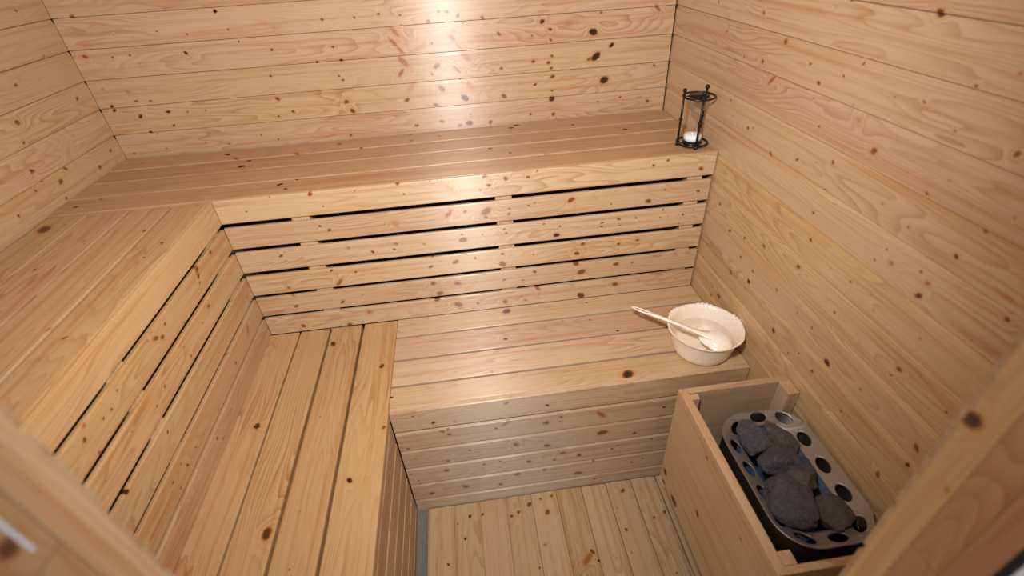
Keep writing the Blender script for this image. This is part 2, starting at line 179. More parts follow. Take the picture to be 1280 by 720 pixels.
def pine(knots, pins, ring):
    """lacquered pine; grain runs along the board's own x axis; `knots` are (x, y, radius, darkness) on the board"""
    k = NT('pine')
    P = k.n('ShaderNodeTexCoord').outputs['Object']
    R = k.n('ShaderNodeObjectInfo').outputs['Random']
    comb = k.n('ShaderNodeCombineXYZ')
    k.put(comb.inputs[0], k.math('MULTIPLY', R, 71.3))
    k.put(comb.inputs[1], k.math('MULTIPLY', R, 37.7))
    k.put(comb.inputs[2], k.math('MULTIPLY', R, 13.1))
    seed = comb.outputs[0]
    Ps = k.vec('ADD', P, seed)
    low = k.noise(k.vec('MULTIPLY', Ps, (1.3, 9, 9)), 1.0, 2.0)
    wob = k.noise(k.vec('MULTIPLY', Ps, (5, 30, 30)), 1.0, 2.0)
    fib = k.noise(k.vec('MULTIPLY', Ps, (9, 520, 200)), 1.0, 2.0, 0.6)
    streak = k.noise(k.vec('MULTIPLY', Ps, (1.6, 70, 40)), 1.0, 2.0, 0.55)
    # knots: given ones plus a few small pins
    warp = k.scale(k.vec('SUBTRACT', k.noise(Ps, 120, 3.0, 0.6, out='Color'), (0.5, 0.5, 0.5)), 0.0075)
    Pw = k.vec('ADD', P, warp)
    K = M = None
    V = None
    for kx, ky, kr, kd in knots:
        kr *= 0.9
        dv = k.vec('SUBTRACT', Pw, (kx, ky, 0.0))
        if kd <= 0.5 and kr > 0.008:      # slanting spike knot
            dv = k.vec('ADD', k.vec('MULTIPLY', dv, (1.0, 0.0, 0.0)), k.vec('MULTIPLY', k.vec('DOT_PRODUCT', dv, (0, 1, 0), out=1), (0.7 if int(kx * 1000) % 2 else -0.7, 1.0, 0.0)))
            dv = k.vec('MULTIPLY', dv, (1.7 / kr, 1.0 / kr, 0.0))
        else:
            a = ((kx * 7919 + ky * 104729) % 1.0 - 0.5) * 1.6
            ca, sa = math.cos(a), math.sin(a)
            el = 1.15 + 0.5 * ((kx * 3571) % 1.0)
            q = k.n('ShaderNodeCombineXYZ')
            k.put(q.inputs[0], k.vec('DOT_PRODUCT', dv, (ca * 1.55 / el / kr, sa * 1.55 / el / kr, 0), out=1))
            k.put(q.inputs[1], k.vec('DOT_PRODUCT', dv, (-sa * 1.55 / kr, ca * 1.55 / kr, 0), out=1))
            dv = q.outputs[0]
        m = k.vec('LENGTH', dv, out=1)
        kd = kd * 0.6 if kd <= 0.5 else (0.48 if kd < 0.6 else kd)
        cb = k.n('ShaderNodeCombineXYZ')
        k.put(cb.inputs[0], k.smooth(m, 2.1, 0.65, 0.0, kd))
        k.put(cb.inputs[1], k.math('DIVIDE', 1.0, m))
        V = cb.outputs[0] if V is None else k.vec('MAXIMUM', V, cb.outputs[0])
    if V is not None:
        sv = k.n('ShaderNodeSeparateXYZ')
        k.t.links.new(V, sv.inputs[0])
        K, M = sv.outputs[0], k.math('DIVIDE', 1.0, k.math('MAXIMUM', sv.outputs[1], 1e-4))
    if pins:
        vo = k.n('ShaderNodeTexVoronoi')
        vo.inputs['Scale'].default_value = 11.0
        k.put(vo.inputs['Vector'], k.vec('MULTIPLY', Ps, (0.8, 1.0, 0.0)))
        sc = k.n('ShaderNodeSeparateXYZ')
        k.t.links.new(vo.outputs['Color'], sc.inputs[0])
        rad = k.math('MULTIPLY', k.math('LESS_THAN', sc.outputs[0], pins), k.math('MULTIPLY_ADD', sc.outputs[1], 0.05, 0.02))
        m = k.math('DIVIDE', vo.outputs['Distance'], k.math('MAXIMUM', rad, 1e-4))
        s = k.math('MULTIPLY', k.smooth(m, 2.1, 0.65, 0.0, 1.0), k.math('MULTIPLY_ADD', sc.outputs[2], 0.5, 0.35))
        K = s if K is None else k.math('MAXIMUM', K, s)
        M = m if M is None else k.math('MINIMUM', M, m)
    # growth rings
    sp = k.n('ShaderNodeSeparateXYZ')
    k.t.links.new(P, sp.inputs[0])
    yc = k.math('MULTIPLY_ADD', R, 0.11, -0.01)
    dy = k.math('SUBTRACT', sp.outputs[1], yc)
    zc = k.math('MULTIPLY_ADD', low, 0.16, 0.0)
    rr = k.math('SQRT', k.math('ADD', k.math('MULTIPLY', dy, dy), k.math('MULTIPLY', zc, zc)))
    rr = k.math('MULTIPLY_ADD', wob, 0.006, rr)
    if M is not None:
        fall = k.math('POWER', 2.718, k.math('MULTIPLY', k.math('MULTIPLY', M, M), -0.11))
        rr = k.math('MULTIPLY_ADD', fall, 0.018, rr)
    g = k.math('FRACT', k.math('MULTIPLY', rr, 150.0))
    g = k.math('MULTIPLY', k.math('POWER', g, 2.6), k.smooth(g, 1.0, 0.93, 0.0, 1.0))
    g = k.math('MULTIPLY', g, k.smooth(k.noise(Ps, 3.0, 1.0), 0.35, 0.7, 0.25, 1.0))
    base = k.mix(R, C4(193, 165, 129), C4(191, 159, 128))
    base = k.mix(k.smooth(streak, 0.46, 0.72, 0.0, 0.7), base, C4(176, 128, 82))
    base = k.mix(k.smooth(low, 0.45, 0.75, 0.0, 0.35), base, C4(196, 168, 122))
    base = k.mix(k.math('MULTIPLY', g, ring), base, C4(152, 96, 50))
    base = k.mix(k.smooth(fib, 0.42, 0.75, 0.0, 0.16), base, C4(152, 108, 70))
    if K is not None:
        halo = k.math('MULTIPLY', k.smooth(M, 3.4, 0.9, 0.0, 0.55), k.smooth(wob, 0.35, 0.65, 0.35, 1.0))
        base = k.mix(halo, base, C4(178, 122, 66))
        K = k.math('MULTIPLY', K, k.math('MULTIPLY_ADD', k.noise(Ps, 420, 2.0), 0.7, 0.68))
        kc = k.ramp(K, [(0.0, C4(172, 116, 64)), (0.28, C4(150, 90, 42)), (0.55, C4(102, 60, 28)), (0.8, C4(56, 32, 18)), (1.0, C4(22, 16, 13))])
        base = k.mix(k.smooth(K, 0.02, 0.3, 0.0, 1.0), base, kc)
    tint = k.n('ShaderNodeAttribute', attribute_type='OBJECT', attribute_name='tint')
    base = k.mix(1.0, base, tint.outputs['Color'], 'MULTIPLY')
    k.put(k.b.inputs['Base Color'], base)
    k.put(k.b.inputs['Roughness'], k.math('MULTIPLY_ADD', fib, 0.12, 0.37))
    # brushed by the planing along the grain: highlights spread across the board
    tr = k.n('ShaderNodeVectorTransform', vector_type='VECTOR', convert_from='OBJECT', convert_to='WORLD')
    tr.inputs[0].default_value = (0, 1, 0)
    k.put(k.b.inputs['Tangent'], tr.outputs[0])
    k.b.inputs['Anisotropic'].default_value = 0.96
    k.b.inputs['IOR'].default_value = 1.8
    k.bump(k.math('MULTIPLY_ADD', fib, 0.6, g), 0.10, 0.0008)
    return k.m


PINE = {}


def pine_for(knots, pins, ring):
    key = (tuple(tuple(round(v, 4) for v in q) for q in knots), pins, ring)
    if key not in PINE:
        PINE[key] = pine(key[0], pins, ring)
    return PINE[key]


def simple(name, col, rough=0.5, metal=0.0, var=0.0, scale=40, bump=0.0, bscale=None, bdist=0.001, **kw):
    k = NT(name)
    P = k.n('ShaderNodeTexCoord').outputs['Object']
    c = C4(*col)
    if var:
        d = tuple(x * (1 - var) for x in c[:3]) + (1,)
        u = tuple(min(1, x * (1 + var)) for x in c[:3]) + (1,)
        k.put(k.b.inputs['Base Color'], k.mix(k.noise(P, scale, 4), d, u))
    else:
        k.b.inputs['Base Color'].default_value = c
    k.b.inputs['Roughness'].default_value = rough
    k.b.inputs['Metallic'].default_value = metal
    for a, v in kw.items():
        k.b.inputs[a].default_value = v
    if bump:
        k.bump(k.noise(P, bscale or scale, 5, 0.6), bump, bdist)
    return k.m


CONCRETE = simple('concrete', (112, 107, 99), 0.85, var=0.25, scale=60, bump=0.3, bdist=0.002)
DARKWOOD = simple('backing_timber', (70, 48, 30), 0.8, var=0.3, scale=20)
GREYWOOD = simple('grey_groove', (134, 112, 94), 0.4, var=0.12, scale=30)  # flat grey for the groove faces
GAP_SHADE = simple('gap_shade_black', (26, 21, 18), 0.9)  # near-black colour standing in for the shade inside the bench gaps
BLACKMETAL = simple('black_lacquer', (18, 18, 20), 0.35, 0.3)
HEATERBODY = simple('dark_sheet_metal', (44, 36, 32), 0.4, 0.7, var=0.2, scale=8)
RIM = simple('brushed_aluminium', (150, 138, 128), 0.45, 0.7, var=0.12, scale=25, bump=0.05)
BASKET = simple('basket_steel', (70, 88, 116), 0.45, 0.4)
GLOSSBLACK = simple('glossy_black', (8, 9, 12), 0.08)
STONE = simple('heater_stone_grey', (67, 66, 70), 0.92, var=0.75, scale=150, bump=1.0, bscale=190, bdist=0.004)
STONE_BROWN = simple('heater_stone_brown', (76, 68, 65), 0.92, var=0.75, scale=150, bump=1.0, bscale=190, bdist=0.004)
STONE_BLUE = simple('heater_stone_blue', (58, 67, 85), 0.9, var=0.4, scale=150, bump=1.0, bscale=190, bdist=0.004)
PLASTIC = simple('cream_plastic', (250, 229, 206), 0.3)
PLASTIC.node_tree.nodes['Principled BSDF'].inputs['Subsurface Weight'].default_value = 0.35
PLASTIC.node_tree.nodes['Principled BSDF'].inputs['Subsurface Radius'].default_value = (0.02, 0.014, 0.008)
PLASTIC.node_tree.nodes['Principled BSDF'].inputs['Subsurface Scale'].default_value = 1.0
LADLE = simple('pinkish_plastic', (246, 232, 220), 0.2)
SAND = simple('white_sand', (235, 235, 240), 0.9)
SEAL = simple('black_rubber', (16, 16, 18), 0.6)
PALE = simple('white_lacquered_metal', (236, 242, 250), 0.3)
ALU = simple('pale_metal', (214, 222, 236), 0.3, 0.5)


def clear_skin(name, tintc, ior, rough):
    """thin clear wall: mostly see-through, mirror-like at grazing angles"""
    k = NT(name)
    k.t.nodes.remove(k.b)
    tr, gl, mx = k.n('ShaderNodeBsdfTransparent'), k.n('ShaderNodeBsdfGlossy'), k.n('ShaderNodeMixShader')
    lw = k.n('ShaderNodeLayerWeight')
    lw.inputs['Blend'].default_value = 0.5
    f0 = ((ior - 1) / (ior + 1)) ** 2
    fac = k.math('MULTIPLY_ADD', k.math('POWER', lw.outputs['Facing'], 2.2), 0.7, f0)
    tr.inputs['Color'].default_value = tintc
    gl.inputs['Roughness'].default_value = rough
    k.t.links.new(fac, mx.inputs[0])
    k.t.links.new(tr.outputs[0], mx.inputs[1])
    k.t.links.new(gl.outputs[0], mx.inputs[2])
    k.t.links.new(mx.outputs[0], k.t.nodes['Material Output'].inputs['Surface'])
    return k.m


GLASS = clear_skin('clear_glass', (0.96, 0.97, 0.97, 1), 1.5, 0.03)
WATER = clear_skin('clear_water', (0.985, 0.98, 0.965, 1), 1.33, 0.03)


# ------------------------------------------------------------------ object helpers
def link(name, mesh, parent=None, mat=None):
    o = bpy.data.objects.new(name, mesh)
    COL.objects.link(o)
    if parent is not None:
        o.parent = parent
    if mat is not None and not mesh.materials:
        mesh.materials.append(mat)
    return o


def root(name, loc, label=None, cat=None, group=None, kind=None):
    o = bpy.data.objects.new(name, None)
    o.empty_display_size = 0.1
    COL.objects.link(o)
    o.location = loc
    return tag(o, label, cat, group, kind)


def tag(o, label=None, cat=None, group=None, kind=None):
    for k, v in (('label', label), ('category', cat), ('group', group), ('kind', kind)):
        if v:
            o[k] = v
    return o


def loc_of(o):
    v = Vector((0, 0, 0))
    while o is not None:
        v += o.location
        o = o.parent
    return v


MESH = {}


def section(w, t, prof):
    if prof in ('clad', 'seat_front'):      # bevelled upper edge, shadow gap, eased lower edge
        g, e, b = (0.0013, 0.0036, 0.0130) if prof == 'clad' else (0.0048, 0.0040, 0.0125)
        return [(0.0, -t), (0.0, -0.001), (0.001, 0.0), (w - b, 0.0), (w - b + 0.0005, -0.0009), (w - g, -e), (w - g, -0.009), (w, -0.009), (w, -t)]
    if prof == 'groove':    # both edges chamfered
        return [(0.0, -t), (0.0, -0.0012), (0.0012, 0.0), (w - 0.0088, 0.0), (w - 0.0080, -0.0008), (w - 0.0078, -0.0045), (w, -0.0045), (w, -t)]
    if prof == 'square':
        return [(0.0, -t), (0.0, -0.0008), (0.0008, 0.0), (w - 0.0008, 0.0), (w, -0.0008), (w, -t)]
    r = 0.0032              # rounded arrises
    pts = [(0.0, -t), (0.0, -r)]
    pts += [(r - r * math.cos(a), -r + r * math.sin(a)) for a in (math.pi / 6, math.pi / 3)] + [(r, 0.0)]
    pts += [(w - r, 0.0)] + [(w - r + r * math.sin(a), -r + r * math.cos(a)) for a in (math.pi / 6, math.pi / 3)] + [(w, -r), (w, -t)]
    return pts


def board_mesh(L, w, t, prof, mat):
    key = (round(L, 4), round(w, 4), round(t, 4), prof, mat.name)
    if key not in MESH:
        s = section(w, t, prof)
        n = len(s)
        v = [(0.0, y, z) for y, z in s] + [(L, y, z) for y, z in s]
        # section runs so that the end at x=0 faces -x
        f = [tuple(range(n)), tuple(reversed(range(n, 2 * n)))]
        f += [(i, i + n, (i + 1) % n + n, (i + 1) % n) for i in range(n)]
        me = bpy.data.meshes.new('board')
        me.from_pydata(v, [], f)
        bm = bmesh.new()
        bm.from_mesh(me)
        bmesh.ops.recalc_face_normals(bm, faces=bm.faces)
        bm.to_mesh(me)
        bm.free()
        me.materials.append(mat)
        if prof == 'groove':
            me.materials.append(GREYWOOD)
            for p in me.polygons:
                if -0.0046 < p.center.z < -0.0015 and p.center.y > w / 2:
                    p.material_index = 1
        MESH[key] = me
    return MESH[key]


def board(name, parent, o, ux, uy, L, w, t, prof='clad', surf=None, tint=(1, 1, 1), pins=0.0, ring=0.75):
    """a board whose visible face has its corner at o and runs along ux, across along uy"""
    o = Vector(o)
    kn = []
    if surf:
        for b, c, r, d in KNOTS[surf]:
            q = SURF[surf](b, c) - o
            x, y = q.dot(ux), q.dot(uy)
            if -r < x < L + r and -r * 1.0 < y < w + r * 1.0:
                kn.append((x, y, r, d))
        kn.sort(key=lambda q: -q[2])
        kn = kn[:26]
    ob = link(name, board_mesh(L, w, t, prof, pine_for(kn, pins, ring)), parent)
    m = Matrix((ux, uy, ux.cross(uy))).transposed().to_4x4()
    m.translation = o - (loc_of(parent) if parent else Vector())
    ob.matrix_local = m
    j = rng.uniform(-0.06, 0.05)
    h = rng.uniform(-0.035, 0.035)
    ob['tint'] = [tint[0] * (1 + j), tint[1] * (1 + j * 1.2 + h * 0.25), tint[2] * (1 + j * 1.5 - h), 1.0]
    return ob


def boxm(lo, hi, mat, name='box', bevel=0.0):
    bm = bmesh.new()
    bmesh.ops.create_cube(bm, size=1.0)
    lo, hi = Vector(lo), Vector(hi)
    for v in bm.verts:
        v.co = Vector([lo[i] + (v.co[i] + 0.5) * (hi[i] - lo[i]) for i in range(3)])
    if bevel:
        bmesh.ops.bevel(bm, geom=bm.edges[:], offset=bevel, segments=2, affect='EDGES', profile=0.5)
    me = bpy.data.meshes.new(name)
    bm.to_mesh(me)
    bm.free()
    me.materials.append(mat)
    return me


def boxp(name, parent, lo, hi, mat, bevel=0.0):
    """box given in world coordinates, as a child of parent or as a top-level object with its origin at its centre"""
    lo, hi = Vector(lo), Vector(hi)
    c = (lo + hi) / 2
    ob = link(name, boxm(lo - c, hi - c, mat, name, bevel), parent)
    ob.location = c - (loc_of(parent) if parent else Vector())
    return ob


def mesh_obj(name, bm, mat, parent=None, smooth=True):
    me = bpy.data.meshes.new(name)
    bmesh.ops.recalc_face_normals(bm, faces=bm.faces)
    for f in bm.faces:
        f.smooth = smooth
    bm.to_mesh(me)
    bm.free()
    return link(name, me, parent, mat)


def tube(bm, pts, rad, seg=10, closed=False):
    pts = [Vector(p) for p in pts]
    n = len(pts)
    rads = rad if isinstance(rad, (list, tuple)) else [rad] * n
    up = Vector((0.13, 0.31, 1)).normalized()
    rows = []
    for i, p in enumerate(pts):
        if closed:
            d = (pts[(i + 1) % n] - pts[i - 1]).normalized()
        else:
            d = (pts[min(i + 1, n - 1)] - pts[max(i - 1, 0)]).normalized()
        a = d.cross(up)
        if a.length < 0.05:
            a = d.cross(Vector((1, 0, 0)))
        a.normalize()
        b = d.cross(a)
        rows.append([bm.verts.new(p + (a * math.cos(t) + b * math.sin(t)) * rads[i]) for t in [2 * math.pi * k / seg for k in range(seg)]])
    for i in range(n if closed else n - 1):
        r0, r1 = rows[i], rows[(i + 1) % n]
        for k in range(seg):
            bm.faces.new((r0[k], r0[(k + 1) % seg], r1[(k + 1) % seg], r1[k]))
    if not closed:
        bm.faces.new(rows[0])
        bm.faces.new(list(reversed(rows[-1])))


def lathe(bm, prof, seg=48, rfun=None):
    """revolve (r, z) points about z; closes on the axis where r is 0"""
    rows = []
    for r, z in prof:
        if r < 1e-6:
            rows.append([bm.verts.new((0, 0, z))])
        else:
            row = []
            for k in range(seg):
                a = 2 * math.pi * k / seg
                rr, zz = (r, z) if rfun is None else rfun(r, z, a)
                row.append(bm.verts.new((rr * math.cos(a), rr * math.sin(a), zz)))
            rows.append(row)
    for r0, r1 in zip(rows, rows[1:]):
        for k in range(seg):
            k2 = (k + 1) % seg
            if len(r0) == 1 and len(r1) == 1:
                continue
            if len(r0) == 1:
                bm.faces.new((r0[0], r1[k], r1[k2]))
            elif len(r1) == 1:
                bm.faces.new((r0[k], r1[0], r0[k2]))
            else:
                bm.faces.new((r0[k], r1[k], r1[k2], r0[k2]))


def ball(bm, c, r):
    m = Matrix.Translation(c)
    bmesh.ops.create_uvsphere(bm, u_segments=14, v_segments=10, radius=r, matrix=m)


# ------------------------------------------------------------------ room shell
PITCH, TH, GAP = 0.0885, 0.014, 0.0004
ZJ = [1.105 + PITCH * i for i in range(-13, 12)]     # joint heights of the cladding


def clad_rows(top=ZC):
    zs = [0.002] + [z for z in ZJ if 0.03 < z < top - 0.03] + [top]
    return list(zip(zs, zs[1:]))


def structure_box(name, lo, hi, mat):
    return tag(boxp(name, None, lo, hi, mat), kind='structure')


floor = structure_box('floor', (-0.2, -4.0, -0.06), (2.2, 0.1, 0.0), CONCRETE)
wb = structure_box('wall_back', (-0.1, TH + 0.001, 0), (W + 0.1, 0.08, ZC), DARKWOOD)
for z0, z1 in clad_rows():
    board('wall_plank', wb, (0.0005, 0, z0), AX, AZ, W - 0.004, z1 - z0 - GAP, TH, 'clad', 'back', (1.0, 0.985, 0.985))
wl = structure_box('wall_left', (-0.08, YD - 0.1, 0), (-TH - 0.001, 0.0, ZC), DARKWOOD)
for z0, z1 in clad_rows():
    board('wall_plank', wl, (0, YD + 0.002, z0), AY, AZ, -YD - 0.003, z1 - z0 - GAP, TH, 'clad', 'left', (0.95, 0.91, 0.83))
wr = structure_box('wall_right', (W + TH + 0.001, YD - 0.1, 0), (W + 0.08, 0.0, ZC), DARKWOOD)
for z0, z1 in clad_rows():
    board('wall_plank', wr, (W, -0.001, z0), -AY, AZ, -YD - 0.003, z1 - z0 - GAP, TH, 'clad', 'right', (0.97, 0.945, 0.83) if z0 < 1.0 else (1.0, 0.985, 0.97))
wf = root('wall_front', (0, YD, 0), kind='structure')
for z0, z1 in clad_rows():
    if z0 < DZ - 0.01:
        h = min(z1, DZ) - z0 - GAP
        board('wall_plank', wf, (DX0 - 0.0005, YD, z0), -AX, AZ, DX0 - 0.001, h, TH, 'clad', pins=0.3)
        board('wall_plank', wf, (W - 0.001, YD, z0), -AX, AZ, W - DX1 - 0.0015, h, TH, 'clad', pins=0.3)
for z0, z1 in ((DZ + 0.001, ZC - 0.001),):
    board('wall_plank', wf, (W - 0.001, YD, z0), -AX, AZ, W - 0.002, z1 - z0, TH, 'clad', pins=0.3)
boxp('wall_core', wf, (0.0, YD - 0.095, 0), (DX0 - 0.03, YD - TH - 0.001, ZC), DARKWOOD)
boxp('wall_core', wf, (DX1 + 0.03, YD - 0.095, 0), (W, YD - TH - 0.001, ZC), DARKWOOD)
boxp('wall_core', wf, (DX0 - 0.03, YD - 0.095, DZ + 0.03), (DX1 + 0.03, YD - TH - 0.001, ZC), DARKWOOD)
ce = structure_box('ceiling', (-0.1, YD - 0.1, ZC + TH + 0.001), (W + 0.1, 0.08, ZC + 0.08), DARKWOOD)
for i in range(18):
    y1 = -0.0885 * i
    board('ceiling_plank', ce, (0.002, y1, ZC), AX, -AY, W - 0.004, 0.0885 - GAP, TH, 'clad', pins=0.3)

# the door frame close to the camera, on both sides
dr = root('door_1', (DX0, YD, 0), kind='structure')
JT = (1.28, 1.18, 1.0)
board('door_jamb', dr, (DX0, YD - 0.0045, 0.0), AZ, -AY, DZ, 0.029, 0.028, 'square', tint=JT, pins=0.15)
board('frame_board', dr, (DX0 - 0.0015, YD - 0.034, 0.0), AZ, -AY, 1.295, 0.075, 0.022, 'square', tint=(1.2, 1.08, 0.92), pins=0.4)
board('frame_board', dr, (DX0 - 0.0015, YD - 0.034, 1.2965), AZ, -AY, DZ - 1.2965, 0.075, 0.022, 'square', 'jamb_left', tint=(1.2, 1.08, 0.92), pins=0.4)
tag(boxp('strike_plate', dr, (DX0 - 0.0018, YD - 0.0480, 1.31), (DX0 - 0.0002, YD - 0.0458, 1.47), PALE, 0.0003), 'pale metal strip let into the door frame')
board('door_jamb', dr, (DX1, YD - 0.0045, DZ), -AZ, -AY, DZ, 0.029, 0.028, 'square', 'jamb_right', tint=(1.28, 1.18, 0.82))
FT = (0.98, 0.75, 0.60)
board('frame_board', dr, (DX1, YD - 0.0337, DZ), -AZ, -AY, DZ - 1.0835, 0.0315, 0.024, 'square', tint=FT, pins=0.1)
board('frame_board', dr, (DX1, YD - 0.0337, 1.0825), -AZ, -AY, 1.0825, 0.0315, 0.024, 'square', tint=FT, pins=0.1)
board('frame_board', dr, (DX1, YD - 0.0655, DZ), -AZ, -AY, DZ, 0.0245, 0.024, 'square', tint=(0.86, 0.63, 0.49))
tag(boxp('door_seal', dr, (DX1 - 0.001, YD - 0.0965, 0.0), (DX1 + 0.02, YD - 0.091, DZ), SEAL, 0.001), 'black rubber seal')
tag(boxp('edge_profile', dr, (DX1 + 0.0005, YD - 0.15, 0.0), (DX1 + 0.024, YD - 0.097, DZ), PALE, 0.001), 'pale metal edge profile')
board('lintel', dr, (DX0 + 0.002, YD - 0.0045, DZ - 0.0005), AX, -AY, DX1 - DX0 - 0.004, 0.09, 0.02, 'square', tint=JT)

# ------------------------------------------------------------------ upper benches
TU = (1.0, 0.90, 0.80)
ub = root('sauna_bench', (W / 2, YU / 2, 0), 'upper pine bench along the back wall with a slatted front of dark gaps', 'bench')
for y1, y0 in ((-0.002, -0.1155), (-0.1165, -0.2195), (-0.2205, -0.334), (-0.335, -0.4415)):
    board('bench_board', ub, (0.003, y0, ZU), AX, AY, W - 0.006, y1 - y0, 0.026, 'groove', 'up_back', TU, ring=0.5)
SL = [(0.948, 1.0226), (0.862, 0.934), (0.774, 0.848), (0.686, 0.759), (0.600, 0.673), (0.5180, 0.589)]
board('fascia_board', ub, (XL, YU, SL[0][0]), AX, AZ, W - XL - 0.003, SL[0][1] - SL[0][0], 0.0095, 'round', 'riser_back')
for z0, z1 in SL[1:]:
    board('slat', ub, (XL, YU, z0), AX, AZ, W - XL - 0.006, z1 - z0, 0.0095, 'round', 'riser_back')
for x0, x1 in ((0.645, 0.698), (1.258, 1.309), (1.872, 1.919)):
    board('stud', ub, (x1, YU + 0.0105, 0.002), AZ, -AX, 0.99, x1 - x0, 0.04, 'square')

boxp('gap_shade_panel', ub, (XL + 0.03, YU + 0.052, 0.52), (W - 0.004, YU + 0.058, 0.99), GAP_SHADE)  # added dark sheet behind the slats so their gaps read as shade

ul = root('sauna_bench', (XL / 2, (YU + YD) / 2, 0), 'upper pine bench along the left wall, its slatted side facing right', 'bench')
LB = -YD + YU - 0.004
for x0, x1 in ((0.003, 0.1135), (0.1145, 0.2265), (0.2275, 0.3405), (0.3415, 0.4405)):
    board('bench_board', ul, (x1, YD + 0.002, ZU - 0.0008), AY, -AX, LB, x1 - x0, 0.026, 'groove', 'up_left', (0.97, 0.89, 0.75), ring=0.85)
board('fascia_board', ul, (XL, YD + 0.002, SL[0][0]), AY, AZ, LB, SL[0][1] - SL[0][0] - 0.0008, 0.0095, 'square', 'riser_left', (0.97, 0.88, 0.74))
for z0, z1 in SL[1:]:
    board('slat', ul, (XL - 0.0005, YD + 0.002, z0), AY, AZ, LB, z1 - z0, 0.0095, 'round', 'riser_left', (0.97, 0.89, 0.75), ring=0.8)
for y0, y1 in ((-0.555, -0.470), (-1.065, -1.008), (-1.56, -1.50)):
    board('stud', ul, (XL - 0.0108, y0, 0.992), -AZ, AY, 0.99, y1 - y0, 0.04, 'square')

boxp('gap_shade_panel', ul, (XL - 0.058, YD + 0.004, 0.45), (XL - 0.052, YU - 0.002, 0.99), GAP_SHADE)  # added sheet that paints shade into the side gaps

# ------------------------------------------------------------------ lower benches
lb = root('sauna_bench', ((X2 + W) / 2, (YU + Y2) / 2, 0), 'lower pine seat in front of the back bench, holding the cream bowl', 'bench')
for y1, y0 in ((-0.4440, -0.5435), (-0.5445, -0.6545), (-0.6555, -0.7665), (-0.7675, -0.8535)):
    board('bench_board', lb, (X2, y0, ZL), AX, AY, W - X2 - 0.003, y1 - y0, 0.026, 'groove', 'low_back')
board('fascia_board', lb, (X2 + 0.0005, Y2, 0.433), AX, AZ, W - X2 - 0.004, ZL - 0.0003 - 0.433, 0.0195, 'round', 'low_front', (0.92, 0.92, 0.93))  # greyer wood; part of its shade is put into the tint
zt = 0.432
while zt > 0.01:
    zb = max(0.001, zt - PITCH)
    board('front_plank', lb, (X2 + 0.0005, Y2 + 0.001, zb), AX, AZ, W - X2 - 0.004, zt - zb - GAP, TH, 'seat_front', 'low_front', (0.90, 0.90, 0.92))  # planks tinted greyer and darker, partly for the shade on this face
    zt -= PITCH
boxp('front_backing', lb, (X2 + 0.001, Y2 + TH + 0.002, 0.001), (W - 0.004, Y2 + TH + 0.010, 0.48), DARKWOOD)

ll = root('sauna_bench', ((XL + X2) / 2, (YU + YD) / 2, 0), 'lower pine seat of four wide boards running along the left side', 'bench')
TLL = (0.90, 0.82, 0.66)
for x0, x1 in ((XL - 0.009, 0.5450), (0.5500, 0.6475), (0.6555, 0.7590), (0.7672, X2 - 0.001)):
    board('bench_board', ll, (x1, YD + 0.002, ZL), AY, -AX, LB, x1 - x0, 0.028, 'round', 'low_left', TLL, ring=0.95)
for y0, y1 in ((-0.530, -0.475), (-1.054, -1.000), (-1.56, -1.50)):
    board('joist', ll, (XL + 0.004, y0, ZL - 0.0285), AX, AY, X2 - XL - 0.03, y1 - y0, 0.045, 'square')
zt = ZL - 0.0285
LF = Y2 - YD - 0.004
while zt > 0.01:
    zb = max(0.001, zt - PITCH)
    board('front_plank', ll, (X2 - 0.0025, YD + 0.002, zb), AY, AZ, LF, zt - zb - GAP, TH, 'seat_front', None, (0.97, 0.91, 0.82), 0.2)
    zt -= PITCH
boxp('front_backing', ll, (X2 - 0.0025 - TH - 0.010, YD + 0.004, 0.001), (X2 - 0.0025 - TH - 0.001, YU - 0.03, 0.44), DARKWOOD)

boxp('gap_shade_panel', ll, (XL + 0.004, YD + 0.004, 0.415), (X2 - 0.030, YU - 0.012, 0.425), GAP_SHADE)  # added sheet under the seat boards, painting the gaps between them dark as shade

# ------------------------------------------------------------------ floor deck
dk = root('floor_deck', (1.36, -1.22, 0), 'pine plank duckboard lying on the concrete floor beside the left seat', 'floor deck')
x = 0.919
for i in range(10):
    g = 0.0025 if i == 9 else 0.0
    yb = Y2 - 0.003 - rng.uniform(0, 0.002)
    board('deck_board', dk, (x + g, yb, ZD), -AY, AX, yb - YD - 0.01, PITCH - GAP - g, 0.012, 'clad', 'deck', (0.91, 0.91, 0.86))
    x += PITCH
for y in (-0.93, -1.22, -1.52):
    board('batten', dk, (0.93, y, 0.0075), AX, AY, 0.85, 0.04, 0.0073, 'square')

# ------------------------------------------------------------------ heater guard and heater
BX, BY0, BY1, BZ0, BZ1 = 1.658, -1.007, -1.465, 0.238, 0.620
hg = root('heater_guard', (1.80, -1.236, BZ0), 'pale pine box without a lid built against the right wall around the stove', 'heater guard')
# the side panel's grain runs along its length
tag(board('side_panel', hg, (BX, BY0, BZ0), -AY, AZ, BY0 - BY1, BZ1 - BZ0, 0.02, 'square', 'box', (0.97, 0.94, 0.88)), None)
board('back_board', hg, (BX + 0.0205, BY0 - 0.018, BZ0), AX, AZ, W - 0.003 - BX - 0.0205, BZ1 - BZ0, 0.0178, 'square', None, (0.84, 0.87, 0.92), ring=0.9)
board('front_board', hg, (BX + 0.0205, BY1, BZ0), AX, AZ, W - 0.003 - BX - 0.0205, BZ1 - BZ0 - 0.001, 0.0145, 'square', None, (0.98, 0.95, 0.88))
for (x0, y0, x1, y1, dz) in ((BX + 0.0208, BY0 - 0.0355, BX + 0.042, BY0 - 0.0185, 0.004), (W - 0.032, BY0 - 0.062, W - 0.0035, BY0 - 0.0185, 0.0), (BX + 0.0208, BY1 + 0.0150, BX + 0.046, BY1 + 0.041, 0.0)):
    board('corner_block', hg, (x0, y1, BZ0), AZ, AX, BZ1 - BZ0 - dz, x1 - x0, y1 - y0, 'square')

